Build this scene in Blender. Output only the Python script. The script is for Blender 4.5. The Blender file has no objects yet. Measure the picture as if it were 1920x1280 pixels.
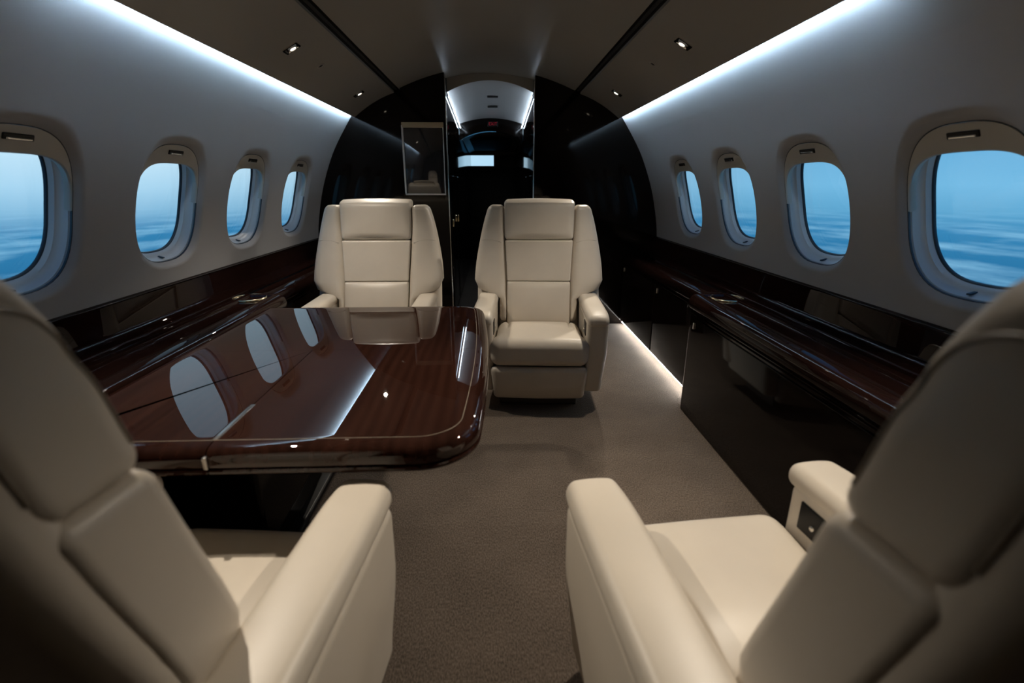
import bpy, bmesh, math, random
import numpy as np
from mathutils import Vector, Matrix

scene = bpy.context.scene
COL = scene.collection
random.seed(3)

# ------------------------------------------------------------------ camera
FPX, CAMX, CAMZ = 920.0, 0.03, 1.10
cam_data = bpy.data.cameras.new('camera')
cam = bpy.data.objects.new('camera', cam_data)
COL.objects.link(cam)
cam_data.sensor_width = 36.0
cam_data.lens = 36.0 * FPX / 1920.0
cam_data.clip_start = 0.02
cam.location = (CAMX, 0.0, CAMZ)
_yaw = math.atan2(960 - 926, FPX)
_pit = math.atan2(640 - 346, math.hypot(FPX, 960 - 926))
_fw = Vector((math.sin(_yaw) * math.cos(_pit), math.cos(_yaw) * math.cos(_pit), -math.sin(_pit)))
cam.rotation_euler = _fw.to_track_quat('-Z', 'Y').to_euler()
cam_data.dof.use_dof = True
cam_data.dof.focus_distance = 2.35
cam_data.dof.aperture_fstop = 2.5
scene.camera = cam

# ------------------------------------------------------------------ view
scene.view_settings.view_transform = 'Standard'
scene.view_settings.look = 'None'
scene.view_settings.exposure = 0.0
scene.view_settings.gamma = 1.0
scene.view_settings.use_curve_mapping = False

# ------------------------------------------------------------------ node helpers
class NT:
    def __init__(self, tree):
        self.t = tree
    def n(self, kind, **kw):
        nd = self.t.nodes.new(kind)
        for k, v in kw.items():
            setattr(nd, k, v)
        return nd
    def link(self, a, b):
        self.t.links.new(a, b)
    def math(self, op, a, b=None, clamp=False):
        nd = self.n('ShaderNodeMath', operation=op)
        nd.use_clamp = clamp
        for i, v in enumerate((a, b)):
            if v is None:
                continue
            if isinstance(v, (int, float)):
                nd.inputs[i].default_value = v
            else:
                self.link(v, nd.inputs[i])
        return nd.outputs[0]
    def ramp(self, fac, stops, interp='LINEAR'):
        nd = self.n('ShaderNodeValToRGB')
        cr = nd.color_ramp
        cr.interpolation = interp
        while len(cr.elements) < len(stops):
            cr.elements.new(0.5)
        for e, (p, c) in zip(cr.elements, stops):
            e.position = p
            e.color = (*c, 1)
        self.link(fac, nd.inputs[0])
        return nd.outputs[0]
    def mix(self, fac, a, b, blend='MIX'):
        nd = self.n('ShaderNodeMix', data_type='RGBA', blend_type=blend)
        for s, v in ((nd.inputs[0], fac), (nd.inputs[6], a), (nd.inputs[7], b)):
            if isinstance(v, (int, float)):
                s.default_value = v
            elif isinstance(v, tuple):
                s.default_value = (*v, 1)
            else:
                self.link(v, s)
        return nd.outputs[2]

# ------------------------------------------------------------------ world: hazy blue sky over a cloud-streaked sea
world = bpy.data.worlds.new('sky')
scene.world = world
world.use_nodes = True
W = NT(world.node_tree)
world.node_tree.nodes.clear()
tc = W.n('ShaderNodeTexCoord')
sep = W.n('ShaderNodeSeparateXYZ')
W.link(tc.outputs['Generated'], sep.inputs[0])
vx, vy, vz = sep.outputs
h01 = W.math('MULTIPLY_ADD', vz, 1.0, clamp=True)
h01.node.inputs[2].default_value = 0.5
sky_col = W.ramp(h01, [(0.0, (.015, .10, .22)), (.36, (.022, .17, .36)), (.435, (.045, .27, .52)), (.462, (.14, .44, .70)),
                       (.50, (.215, .56, .84)), (.56, (.175, .49, .78)), (.75, (.09, .33, .64)), (1.0, (.05, .22, .5))])
# cloud streaks on the plane far below
dn = W.math('MINIMUM', vz, -0.03)
inv = W.math('DIVIDE', 1.0, dn)
comb = W.n('ShaderNodeCombineXYZ')
W.link(W.math('MULTIPLY', W.math('MULTIPLY', vx, inv), 0.55), comb.inputs[0])
W.link(W.math('MULTIPLY', W.math('MULTIPLY', vy, inv), 0.30), comb.inputs[1])
noi = W.n('ShaderNodeTexNoise')
noi.inputs['Scale'].default_value = 1.25
noi.inputs['Detail'].default_value = 6
noi.inputs['Roughness'].default_value = 0.58
W.link(comb.outputs[0], noi.inputs['Vector'])
cl = W.ramp(noi.outputs[0], [(.44, (0, 0, 0)), (.66, (1, 1, 1))])
below = W.math('SUBTRACT', 0.475, h01)
below = W.math('MULTIPLY', below, 22.0, clamp=True)
cfac = W.math('MULTIPLY', W.math('MULTIPLY', cl, below), 0.8)
skyc = W.mix(cfac, sky_col, (.30, .62, .86))
# the sun stands ahead and to the left behind haze: that side of the sky is paler
dot = W.math('ADD', W.math('MULTIPLY', vx, -0.42), W.math('MULTIPLY', vy, 0.907))
glow = W.math('MULTIPLY_ADD', dot, 2.0, clamp=True)
glow.node.inputs[2].default_value = -1.0
glow = W.math('POWER', glow, 1.3)
up = W.math('MULTIPLY', W.math('SUBTRACT', h01, 0.43), 9.0, clamp=True)
skyc = W.mix(W.math('MULTIPLY', W.math('MULTIPLY', glow, up), 0.95), skyc, (.72, .95, 1.08))
bg = W.n('ShaderNodeBackground')
W.link(skyc, bg.inputs[0])
bg.inputs[1].default_value = 1.0
wo = W.n('ShaderNodeOutputWorld')
W.link(bg.outputs[0], wo.inputs[0])

# ------------------------------------------------------------------ materials
def principled(name, color, rough=.5, metal=0.0, coat=0.0, coat_rough=.03, spec=.5, sheen=0.0, emit=None, estr=0.0):
    m = bpy.data.materials.new(name)
    m.use_nodes = True
    b = m.node_tree.nodes['Principled BSDF']
    b.inputs['Base Color'].default_value = (*color, 1)
    b.inputs['Roughness'].default_value = rough
    b.inputs['Metallic'].default_value = metal
    b.inputs['Coat Weight'].default_value = coat
    b.inputs['Coat Roughness'].default_value = coat_rough
    b.inputs['Specular IOR Level'].default_value = spec
    b.inputs['Sheen Weight'].default_value = sheen
    if emit:
        b.inputs['Emission Color'].default_value = (*emit, 1)
        b.inputs['Emission Strength'].default_value = estr
    return m

def textured(m, scale, amount, bump=0.0, bump_scale=None, detail=4, stretch=(1, 1, 1), dark=.75, light=1.2, dist=.001):
    """noise variation of the base colour plus fine relief, in object space"""
    N = NT(m.node_tree)
    b = m.node_tree.nodes['Principled BSDF']
    base = tuple(b.inputs['Base Color'].default_value[:3])
    tcn = N.n('ShaderNodeTexCoord')
    mp = N.n('ShaderNodeMapping')
    mp.inputs['Scale'].default_value = stretch
    N.link(tcn.outputs['Object'], mp.inputs[0])
    no = N.n('ShaderNodeTexNoise')
    no.inputs['Scale'].default_value = scale
    no.inputs['Detail'].default_value = detail
    N.link(mp.outputs[0], no.inputs['Vector'])
    if amount:
        c = N.ramp(no.outputs[0], [(.3, tuple(x * dark for x in base)), (.7, tuple(x * light for x in base))])
        N.link(N.mix(amount, base, c), b.inputs['Base Color'])
    if bump:
        n2 = N.n('ShaderNodeTexNoise')
        n2.inputs['Scale'].default_value = bump_scale or scale
        n2.inputs['Detail'].default_value = 3
        N.link(tcn.outputs['Object'], n2.inputs['Vector'])
        bp = N.n('ShaderNodeBump')
        bp.inputs['Strength'].default_value = bump
        bp.inputs['Distance'].default_value = dist
        N.link(n2.outputs[0], bp.inputs['Height'])
        N.link(bp.outputs[0], b.inputs['Normal'])
    return m

M = {}
M['leather'] = textured(principled('cream_leather', (.61, .545, .455), .40, spec=.42), 6, .18, .18, 420, dist=.0006)
M['leather_dim'] = textured(principled('cream_leather_piping', (.44, .38, .29), .5), 6, .2)
M['piping'] = principled('dark_piping', (.24, .20, .15), .5)
M['wall'] = textured(principled('wall_fabric', (.40, .395, .395), .62, spec=.3), 2.5, .06, .08, 300, dist=.0005)
M['bezel'] = principled('window_bezel', (.66, .68, .68), .38)
M['shade'] = principled('window_shade', (.50, .475, .42), .45)
M['rubber'] = principled('black_rubber', (.03, .04, .05), .5)
M['ceil'] = textured(principled('ceiling_leather', (.33, .30, .255), .36, spec=.45), 1.6, .12, .06, 260, dist=.0005)
M['slot'] = principled('dark_slot', (.012, .010, .008), .8)
M['lacquer'] = principled('black_lacquer', (.0045, .0028, .0022), .06, spec=.20)
M['chrome'] = principled('polished_metal', (.75, .73, .69), .14, 1.0)
M['brass'] = principled('warm_polished_metal', (.80, .66, .42), .16, 1.0)
M['satin'] = principled('satin_silver', (.80, .80, .80), .28, .25)
M['satin_dark'] = principled('hinge_metal', (.42, .40, .38), .24, 1.0)
M['blackplastic'] = principled('black_plastic', (.008, .008, .008), .35, spec=.2)
M['pedestal'] = principled('dark_pedestal', (.05, .043, .034), .55)
M['tan'] = principled('tan_liner', (.42, .33, .21), .35)
M['mirror'] = principled('smoked_glass', (.035, .035, .038), .06, .3, coat=1.0)

def wood_material(name, dark, light, axis_stretch, coat):
    m = principled(name, dark, .5, coat=coat, coat_rough=.012, spec=0.0)
    N = NT(m.node_tree)
    b = m.node_tree.nodes['Principled BSDF']
    tcn = N.n('ShaderNodeTexCoord')
    mp = N.n('ShaderNodeMapping')
    mp.inputs['Scale'].default_value = axis_stretch
    N.link(tcn.outputs['Object'], mp.inputs[0])
    n1 = N.n('ShaderNodeTexNoise')
    n1.inputs['Scale'].default_value = 3.0
    n1.inputs['Detail'].default_value = 7
    n1.inputs['Distortion'].default_value = .6
    N.link(mp.outputs[0], n1.inputs['Vector'])
    wv = N.n('ShaderNodeTexWave', wave_type='BANDS', bands_direction='X')
    wv.inputs['Scale'].default_value = 2.2
    wv.inputs['Distortion'].default_value = 5.0
    wv.inputs['Detail'].default_value = 4
    N.link(mp.outputs[0], wv.inputs['Vector'])
    f = N.math('ADD', N.math('MULTIPLY', n1.outputs[0], .84), N.math('MULTIPLY', wv.outputs[1], .16))
    N.link(N.ramp(f, [(.3, dark), (.72, light)]), b.inputs['Base Color'])
    return m
M['table'] = wood_material('table_mahogany', (.014, .0052, .0036), (.030, .0115, .0075), (5, .7, 2), .9)
M['wood'] = wood_material('ledge_mahogany', (.006, .0026, .002), (.014, .0055, .004), (7, .6, 7), .42)

m = principled('carpet', (.165, .132, .105), .95, spec=.1, sheen=.15)
N = NT(m.node_tree)
b = m.node_tree.nodes['Principled BSDF']
tcn = N.n('ShaderNodeTexCoord')
n1 = N.n('ShaderNodeTexNoise'); n1.inputs['Scale'].default_value = 260; n1.inputs['Detail'].default_value = 2
n2 = N.n('ShaderNodeTexNoise'); n2.inputs['Scale'].default_value = 5; n2.inputs['Detail'].default_value = 4
mp = N.n('ShaderNodeMapping'); mp.inputs['Scale'].default_value = (1.0, .45, 1)
N.link(tcn.outputs['Object'], n2.inputs['Vector'])
N.link(tcn.outputs['Object'], mp.inputs[0])
N.link(mp.outputs[0], n1.inputs['Vector'])
c = N.ramp(n1.outputs[0], [(.34, (.055, .042, .032)), (.66, (.175, .136, .105))])
c = N.mix(.28, c, N.ramp(n2.outputs[0], [(.35, (.075, .058, .045)), (.65, (.155, .12, .094))]))
N.link(c, b.inputs['Base Color'])
bp = N.n('ShaderNodeBump'); bp.inputs['Strength'].default_value = .8; bp.inputs['Distance'].default_value = .003
N.link(n1.outputs[0], bp.inputs['Height']); N.link(bp.outputs[0], b.inputs['Normal'])
M['carpet'] = m

def emission(name, color, strength):
    m = bpy.data.materials.new(name)
    m.use_nodes = True
    m.node_tree.nodes.clear()
    K = NT(m.node_tree)
    e = K.n('ShaderNodeEmission')
    e.inputs[0].default_value = (*color, 1)
    e.inputs[1].default_value = strength
    o = K.n('ShaderNodeOutputMaterial')
    K.link(e.outputs[0], o.inputs[0])
    return m
M['led'] = emission('cool_led', (.56, .79, 1.0), 210.0)
M['led_floor'] = emission('floor_led', (1.0, .97, .92), 48.0)
M['led_vest'] = emission('vestibule_led', (.70, .85, 1.0), 26.0)
M['bulb'] = emission('warm_bulb', (1.0, .86, .66), 30.0)
M['exit_red'] = emission('exit_red', (.8, .05, .09), .16)

def pane_material():
    m = bpy.data.materials.new('window_glass')
    m.use_nodes = True
    m.node_tree.nodes.clear()
    K = NT(m.node_tree)
    tr = K.n('ShaderNodeBsdfTransparent'); tr.inputs[0].default_value = (.93, .97, .99, 1)
    gl = K.n('ShaderNodeBsdfGlossy'); gl.inputs['Roughness'].default_value = .02
    lw = K.n('ShaderNodeLayerWeight'); lw.inputs[0].default_value = .5
    ref = K.math('MULTIPLY_ADD', K.math('POWER', lw.outputs['Facing'], 4.0), .35)
    ref.node.inputs[2].default_value = .03
    mx = K.n('ShaderNodeMixShader')
    K.link(ref, mx.inputs[0]); K.link(tr.outputs[0], mx.inputs[1]); K.link(gl.outputs[0], mx.inputs[2])
    o = K.n('ShaderNodeOutputMaterial'); K.link(mx.outputs[0], o.inputs[0])
    return m
M['glass'] = pane_material()

# ------------------------------------------------------------------ mesh helpers
def link_mesh(name, verts, faces, mat, parent=None, smooth=True, loc=None):
    me = bpy.data.meshes.new(name)
    me.from_pydata([tuple(v) for v in verts], [], faces)
    me.validate()
    bmx = bmesh.new(); bmx.from_mesh(me)
    bmesh.ops.recalc_face_normals(bmx, faces=bmx.faces)
    bmx.to_mesh(me); bmx.free()
    if smooth:
        for p in me.polygons:
            p.use_smooth = True
    me.materials.append(M[mat] if isinstance(mat, str) else mat)
    o = bpy.data.objects.new(name, me)
    COL.objects.link(o)
    if parent:
        o.parent = parent
    if loc:
        o.location = loc
    return o

def sharp(o, deg=35):
    me = o.data
    me.set_sharp_from_angle(angle=math.radians(deg))
    return o

def empty(name, loc=(0, 0, 0), rz=0.0, parent=None):
    o = bpy.data.objects.new(name, None)
    o.empty_display_size = .05
    COL.objects.link(o)
    o.location = loc
    o.rotation_euler = (0, 0, rz)
    if parent:
        o.parent = parent
    return o

def tag(o, label=None, cat=None, group=None, kind=None):
    if label: o['label'] = label
    if cat: o['category'] = cat
    if group: o['group'] = group
    if kind: o['kind'] = kind
    return o

def _axis(a, r, k, mseg):
    inn = a - r
    lo = [-(inn + r * math.tan(math.pi / 4 * (k - i) / k)) for i in range(k)]
    mid = [-inn + 2 * inn * i / mseg for i in range(mseg + 1)]
    return lo + mid + [-v for v in reversed(lo)]

def rbox_geo(half, r, seg=(4, 4, 4), k=4, center=(0, 0, 0), warp=None):
    """rounded box: half sizes, corner radius, inner segments; warp(x,y,z)->(x,y,z)"""
    r = min(r, min(half) * .999)
    ax = [_axis(half[i], r, k, seg[i]) for i in range(3)]
    vid, verts, faces = {}, [], []
    def V(p):
        key = tuple(round(c, 6) for c in p)
        if key not in vid:
            q = [max(-(half[i] - r), min(half[i] - r, p[i])) for i in range(3)]
            d = [p[i] - q[i] for i in range(3)]
            L = math.sqrt(sum(c * c for c in d)) or 1
            v = [q[i] + r * d[i] / L + center[i] for i in range(3)]
            if warp:
                v = warp(*v)
            vid[key] = len(verts)
            verts.append(tuple(v))
        return vid[key]
    for d in range(3):
        u, w = [i for i in range(3) if i != d]
        for s in (-1, 1):
            for i in range(len(ax[u]) - 1):
                for j in range(len(ax[w]) - 1):
                    q = []
                    for (a, b2) in ((i, j), (i + 1, j), (i + 1, j + 1), (i, j + 1)):
                        p = [0, 0, 0]
                        p[d] = s * half[d]; p[u] = ax[u][a]; p[w] = ax[w][b2]
                        q.append(V(p))
                    faces.append(q)
    return verts, faces

def rbox(name, half, r, mat, parent=None, center=(0, 0, 0), seg=(4, 4, 4), k=4, warp=None):
    v, f = rbox_geo(half, r, seg, k, center, warp)
    return link_mesh(name, v, f, mat, parent)

def tube_geo(path, r, sides=8, closed=False):
    P = [Vector(p) for p in path]
    verts, faces = [], []
    n = len(P)
    up = Vector((0, 0, 1))
    prev = None
    for i, p in enumerate(P):
        a = P[(i - 1) % n] if (closed or i > 0) else P[i]
        b2 = P[(i + 1) % n] if (closed or i < n - 1) else P[i]
        t = (b2 - a).normalized()
        if prev is None:
            ref = up if abs(t.z) < .9 else Vector((1, 0, 0))
            nx = t.cross(ref).normalized()
        else:
            nx = (prev - t * prev.dot(t)).normalized()
        prev = nx
        ny = t.cross(nx)
        for j in range(sides):
            an = 2 * math.pi * j / sides
            verts.append(p + nx * (r * math.cos(an)) + ny * (r * math.sin(an)))
    m_ = n if closed else n - 1
    for i in range(m_):
        for j in range(sides):
            a, b2 = i * sides, ((i + 1) % n) * sides
            faces.append((a + j, a + (j + 1) % sides, b2 + (j + 1) % sides, b2 + j))
    if not closed:
        faces.append(tuple(range(sides)))
        faces.append(tuple(range((n - 1) * sides, n * sides)))
    return verts, faces

def tube(name, path, r, mat, parent=None, sides=8, closed=False):
    v, f = tube_geo(path, r, sides, closed)
    return link_mesh(name, v, f, mat, parent)

def lathe(name, prof, mat, parent=None, loc=(0, 0, 0), n=40):
    verts, faces = [], []
    for (r, z) in prof:
        for j in range(n):
            a = 2 * math.pi * j / n
            verts.append((r * math.cos(a), r * math.sin(a), z))
    for i in range(len(prof) - 1):
        for j in range(n):
            faces.append((i * n + j, i * n + (j + 1) % n, (i + 1) * n + (j + 1) % n, (i + 1) * n + j))
    return link_mesh(name, verts, faces, mat, parent, loc=loc)

def inset_loop(pts, d):
    """inset a closed counter-clockwise outline by d along its vertex normals"""
    out = []
    n = len(pts)
    for i in range(n):
        a, p, c_ = Vector(pts[i - 1]), Vector(pts[i]), Vector(pts[(i + 1) % n])
        t1 = (p - a).normalized(); t2 = (c_ - p).normalized()
        n1 = Vector((-t1.y, t1.x)); n2 = Vector((-t2.y, t2.x))
        nn = (n1 + n2)
        nn = nn.normalized()
        k = 1 / max(.5, nn.dot(n1))
        out.append((p.x + nn.x * d * k, p.y + nn.y * d * k))
    return out

def slab_geo(outline, rings):
    verts, faces = [], []
    n = len(outline)
    for (d, z) in rings:
        for (x, y) in inset_loop(outline, d):
            verts.append((x, y, z))
    for i in range(len(rings) - 1):
        for j in range(n):
            faces.append((i * n + j, i * n + (j + 1) % n, (i + 1) * n + (j + 1) % n, (i + 1) * n + j))
    faces.append(tuple(range(n)))
    faces.append(tuple(range((len(rings) - 1) * n, len(rings) * n)))
    return verts, faces

def round_rect(x0, y0, x1, y1, radii, seg=8):
    """ccw outline; radii for corners (x0y0, x1y0, x1y1, x0y1)"""
    pts = []
    for (cx, cy, sx, sy, r, a0) in ((x0, y0, 1, 1, radii[0], math.pi), (x1, y0, -1, 1, radii[1], 1.5 * math.pi),
                                    (x1, y1, -1, -1, radii[2], 0), (x0, y1, 1, -1, radii[3], .5 * math.pi)):
        if r <= 1e-6:
            pts.append((cx, cy)); continue
        for i in range(seg + 1):
            a = a0 + math.pi / 2 * i / seg
            pts.append((cx + sx * r + r * math.cos(a), cy + sy * r + r * math.sin(a)))
    return pts

def sstep(a, b, x):
    t = max(0, min(1, (x - a) / (b - a)))
    return t * t * (3 - 2 * t)

def lerp_table(tab):
    xs = [t[0] for t in tab]; ys = [t[1] for t in tab]
    # smooth (monotone cubic) interpolation
    n = len(xs)
    dlt = [(ys[i + 1] - ys[i]) / (xs[i + 1] - xs[i]) for i in range(n - 1)]
    mm = [dlt[0]] + [0 if dlt[i - 1] * dlt[i] <= 0 else 2 * dlt[i - 1] * dlt[i] / (dlt[i - 1] + dlt[i]) for i in range(1, n - 1)] + [dlt[-1]]
    def f(x):
        if x <= xs[0]: return ys[0] + mm[0] * (x - xs[0])
        if x >= xs[-1]: return ys[-1] + mm[-1] * (x - xs[-1])
        i = max(j for j in range(n - 1) if xs[j] <= x)
        h = xs[i + 1] - xs[i]; t = (x - xs[i]) / h
        return ((2 * t**3 - 3 * t**2 + 1) * ys[i] + (t**3 - 2 * t**2 + t) * h * mm[i]
                + (-2 * t**3 + 3 * t**2) * ys[i + 1] + (t**3 - t**2) * h * mm[i + 1])
    return f

# ------------------------------------------------------------------ cabin shell
Y0, YB = -0.95, 3.90                       # back of the cabin, forward bulkhead
XW = lerp_table([(-.05, 1.20), (.3, 1.30), (.55, 1.325), (.71, 1.318), (.97, 1.272), (1.28, 1.162), (1.57, .985), (1.63, .94)])
def XN(z):
    d = (XW(z + .005) - XW(z - .005)) / .01
    L = math.hypot(1, d)
    return 1 / L, -d / L                   # outward normal (x, z)
COVE = (.962, 1.562); SLOT_O = (.668, 1.724); SLOT_I = (.628, 1.746); CROWN = 1.885
def ceil_z(x):
    return CROWN - (CROWN - SLOT_I[1]) * (abs(x) / SLOT_I[0]) ** 2
def side_pt(t):                            # outer ceiling panel, cove -> slot, slightly bowed
    x = COVE[0] + (SLOT_O[0] - COVE[0]) * t
    z = COVE[1] + (SLOT_O[1] - COVE[1]) * t + .018 * 4 * t * (1 - t)
    return x, z

# floor
v = [(-1.25, Y0, 0), (1.25, Y0, 0), (1.25, 8.2, 0), (-1.25, 8.2, 0), (-1.25, Y0, -.05), (1.25, Y0, -.05), (1.25, 8.2, -.05), (-1.25, 8.2, -.05)]
tag(link_mesh('floor', v, [(0, 1, 2, 3), (4, 5, 6, 7), (0, 1, 5, 4), (2, 3, 7, 6), (1, 2, 6, 5), (0, 3, 7, 4)], 'carpet', smooth=False), 'taupe brown carpet along the aisle', kind='structure')

# window outline, cut into the side walls
ZW, HY, HZ, EXPN = 1.018, .218, .246, 2.75
WY = {-1: [1.43, 2.10, 2.745, 3.40], 1: [1.285, 1.925, 2.565, 3.205]}
CELL = .315
Z_LO, Z_HI = .690, 1.600
def w_out(a, ins=0.0):
    c_, s_ = math.cos(a), math.sin(a)
    e = 2 / EXPN
    return (HY - ins) * math.copysign(abs(c_) ** e, c_), (HZ - ins) * math.copysign(abs(s_) ** e, s_)
def wall_pt(side, y, z, depth=0.0):
    nx, nz = XN(ZW)
    return (side * (XW(z) + depth * nx), y, z + depth * nz)

# perimeter of one cell with matching angles
NV, NH = 22, 14
def cell_perimeter():
    per = []
    zs = [Z_LO + (Z_HI - Z_LO) * i / NV for i in range(NV + 1)]
    ys = [-CELL + 2 * CELL * i / NH for i in range(NH + 1)]
    per += [(ys[-1], z) for z in zs[:-1]]
    per += [(y, zs[-1]) for y in reversed(ys[1:])]
    per += [(ys[0], z) for z in reversed(zs[1:])]
    per += [(y, zs[0]) for y in ys[:-1]]
    return per, zs
PER, ZS = cell_perimeter()
PANG = []
for (py, pz) in PER:
    # superellipse angle hit by the ray from the window centre
    dy, dz = py / HY, (pz - ZW) / HZ
    PANG.append(math.atan2(math.copysign(abs(dz) ** (EXPN / 2), dz), math.copysign(abs(dy) ** (EXPN / 2), dy)))
NA = len(PER)

def build_wall(side):
    verts, faces, cache = [], [], {}
    def V(p):
        key = tuple(round(c_, 5) for c_ in p)
        if key not in cache:
            cache[key] = len(verts); verts.append(p)
        return cache[key]
    for yc in WY[side]:
        loops = []
        for (ins, dep) in ((.020, .020), (.014, .0125), (.007, .005), (.0, .0)):
            loops.append([V(wall_pt(side, yc + w_out(a, ins)[0], ZW + w_out(a, ins)[1], dep)) for a in PANG])
        for t in (.06, .16, .32, .52, .75, 1.0):
            lp = []
            for a, (py, pz) in zip(PANG, PER):
                oy, oz = w_out(a)
                y = oy + (py - oy) * t; z = ZW + oz + (pz - ZW - oz) * t
                lp.append(V(wall_pt(side, yc + y, z)))
            loops.append(lp)
        for i in range(len(loops) - 1):
            for j in range(NA):
                q = (loops[i][j], loops[i][(j + 1) % NA], loops[i + 1][(j + 1) % NA], loops[i + 1][j])
                if len(set(q)) >= 3:
                    faces.append(q)
    edges = [Y0]
    for yc in WY[side]:
        edges += [yc - CELL, yc + CELL]
    edges += [YB]
    for i in range(0, len(edges), 2):
        a, b2 = edges[i], edges[i + 1]
        if b2 - a < 1e-4: continue
        for j in range(NV):
            faces.append((V(wall_pt(side, a, ZS[j])), V(wall_pt(side, b2, ZS[j])), V(wall_pt(side, b2, ZS[j + 1])), V(wall_pt(side, a, ZS[j + 1]))))
    # lower, hidden part of the wall down to the floor and the return above the cove
    low = [-.05, .15, .35, .55, Z_LO]
    for i in range(4):
        faces.append([V(wall_pt(side, y, z)) for (y, z) in ((Y0, low[i]), (YB, low[i]), (YB, low[i + 1]), (Y0, low[i + 1]))])
    return verts, faces
for side, nm in ((-1, 'wall_left'), (1, 'wall_right')):
    v, f = build_wall(side)
    tag(link_mesh(nm, v, f, 'wall'), 'grey curved cabin side wall with %s row of windows' % ('left' if side < 0 else 'right'), kind='structure')

# windows: sleeve, gasket, pane, pulled-up shade with its handle
REV = [(.020, .020), (.0205, .026), (.016, .027), (.016, .030), (.022, .031), (.026, .046), (.032, .058), (.036, .060), (.0412, .0738)]
GAS = [(.0412, .0738), (.0435, .0745), (.0450, .077), (.0458, .083)]
SHADOW_GAP = [(.0192, .0190), (.0215, .0200), (.0215, .0255)]  # black ring standing in for the shadow in the gap round the sleeve
AN = [2 * math.pi * i / 72 for i in range(72)]
def ring_mesh(name, side, yc, prof, mat, parent):
    n = len(AN)
    vv = [wall_pt(side, yc + w_out(a, i_)[0], ZW + w_out(a, i_)[1], d) for (i_, d) in prof for a in AN]
    ff = [(i * n + j, i * n + (j + 1) % n, (i + 1) * n + (j + 1) % n, (i + 1) * n + j) for i in range(len(prof) - 1) for j in range(n)]
    o = link_mesh(name, vv, ff, mat, parent)
    return sharp(o, 40)
def build_window(idx, side, yc):
    w = empty('window_%d' % idx)
    sd = 'left' if side < 0 else 'right'
    k_ = idx if side < 0 else idx - 4
    rank = ['nearest', 'second nearest', 'third', 'farthest'][k_ - 1]
    tag(w, 'rounded cabin window in the %s wall, %s of its row, shade pulled up' % (sd, rank), kind='structure')
    ring_mesh('window_sleeve', side, yc, REV, 'bezel', w)
    ring_mesh('gasket', side, yc, GAS, 'rubber', w)
    ring_mesh('shadow_gap', side, yc, SHADOW_GAP, 'rubber', w)
    n = len(AN)
    vv = [wall_pt(side, yc + w_out(a, .046)[0], ZW + w_out(a, .046)[1], d) for d in (.079, .082) for a in AN]
    ff = [tuple(range(n)), tuple(range(n, 2 * n))] + [(j, (j + 1) % n, n + (j + 1) % n, n + j) for j in range(n)]
    link_mesh('pane', vv, ff, 'glass', w, smooth=False)
    # shade panel
    zs = ZW + HZ - .088
    NS_ = 48
    outer, inner = [], []
    for i in range(NS_ + 1):
        a = math.pi * i / NS_
        y, z = w_out(a, .0225)
        outer.append((y, ZW + z))
        e_ = 2 / 3.3
        c_, s_ = math.cos(a), math.sin(a)
        inner.append(((HY - .0236) * math.copysign(abs(c_) ** e_, c_), ZW + (zs - ZW) * abs(s_) ** e_))
    n2 = NS_ + 1
    rows = [(outer, .024), (outer, .0185), (inner, .0195), ([(y * .985, z - .003) for y, z in inner], .024), ([(y * .985, z - .001) for y, z in inner], .040)]
    vv = [wall_pt(side, yc + y, z, d) for (pts_, d) in rows for (y, z) in pts_]
    ff = [(i * n2 + j, i * n2 + j + 1, (i + 1) * n2 + j + 1, (i + 1) * n2 + j) for i in range(len(rows) - 1) for j in range(NS_)]
    sh = link_mesh('window_shade', vv, ff, 'shade', w)
    sharp(sh, 40)
    zc = ZW + HZ - .050
    def wp(x, y, z):
        return wall_pt(side, yc + y, zc + z, .0175 + x)
    rbox('handle_slot', (.003, .045, .008), .0025, 'blackplastic', sh, warp=wp)
    rbox('handle', (.004, .038, .0035), .003, 'chrome', sh, center=(-.002, .0, -.004), warp=wp)
    # small catch at the sill
    def wp2(x, y, z):
        return wall_pt(side, yc + y, ZW - HZ + .030 + z, .045 + x)
    rbox('catch', (.012, .006, .0025), .002, 'rubber', w, warp=wp2)
for i, yc in enumerate(WY[-1]): build_window(i + 1, -1, yc)
for i, yc in enumerate(WY[1]): build_window(i + 5, 1, yc)

# ceiling: crown panel, two outer panels, dark slots between them
def strip(name, prof, y0, y1, mat, thick=None, parent=None, ny=1, smooth=True):
    """profile in (x,z) swept along y, optionally thickened upward"""
    pr = list(prof)
    if thick:
        pr = pr + [(x + thick[0], z + thick[1]) for (x, z) in reversed(pr)]
    n = len(pr)
    vv = [(x, y0 + (y1 - y0) * i / ny, z) for i in range(ny + 1) for (x, z) in pr]
    ff = []
    for i in range(ny):
        rng = range(n) if thick else range(n - 1)
        ff += [(i * n + j, i * n + (j + 1) % n, (i + 1) * n + (j + 1) % n, (i + 1) * n + j) for j in rng]
    if thick:
        ff += [tuple(range(n)), tuple(range(ny * n, (ny + 1) * n))]
    o = link_mesh(name, vv, ff, mat, parent, smooth)
    if smooth: sharp(o, 30)
    return o
cx = [-SLOT_I[0] + 2 * SLOT_I[0] * i / 28 for i in range(29)]
ceiling = strip('ceiling', [(x, ceil_z(x)) for x in cx], Y0, 4.06, 'ceil', (0, .02))
tag(ceiling, 'curved beige crown panel of the cabin ceiling', kind='structure')
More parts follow.
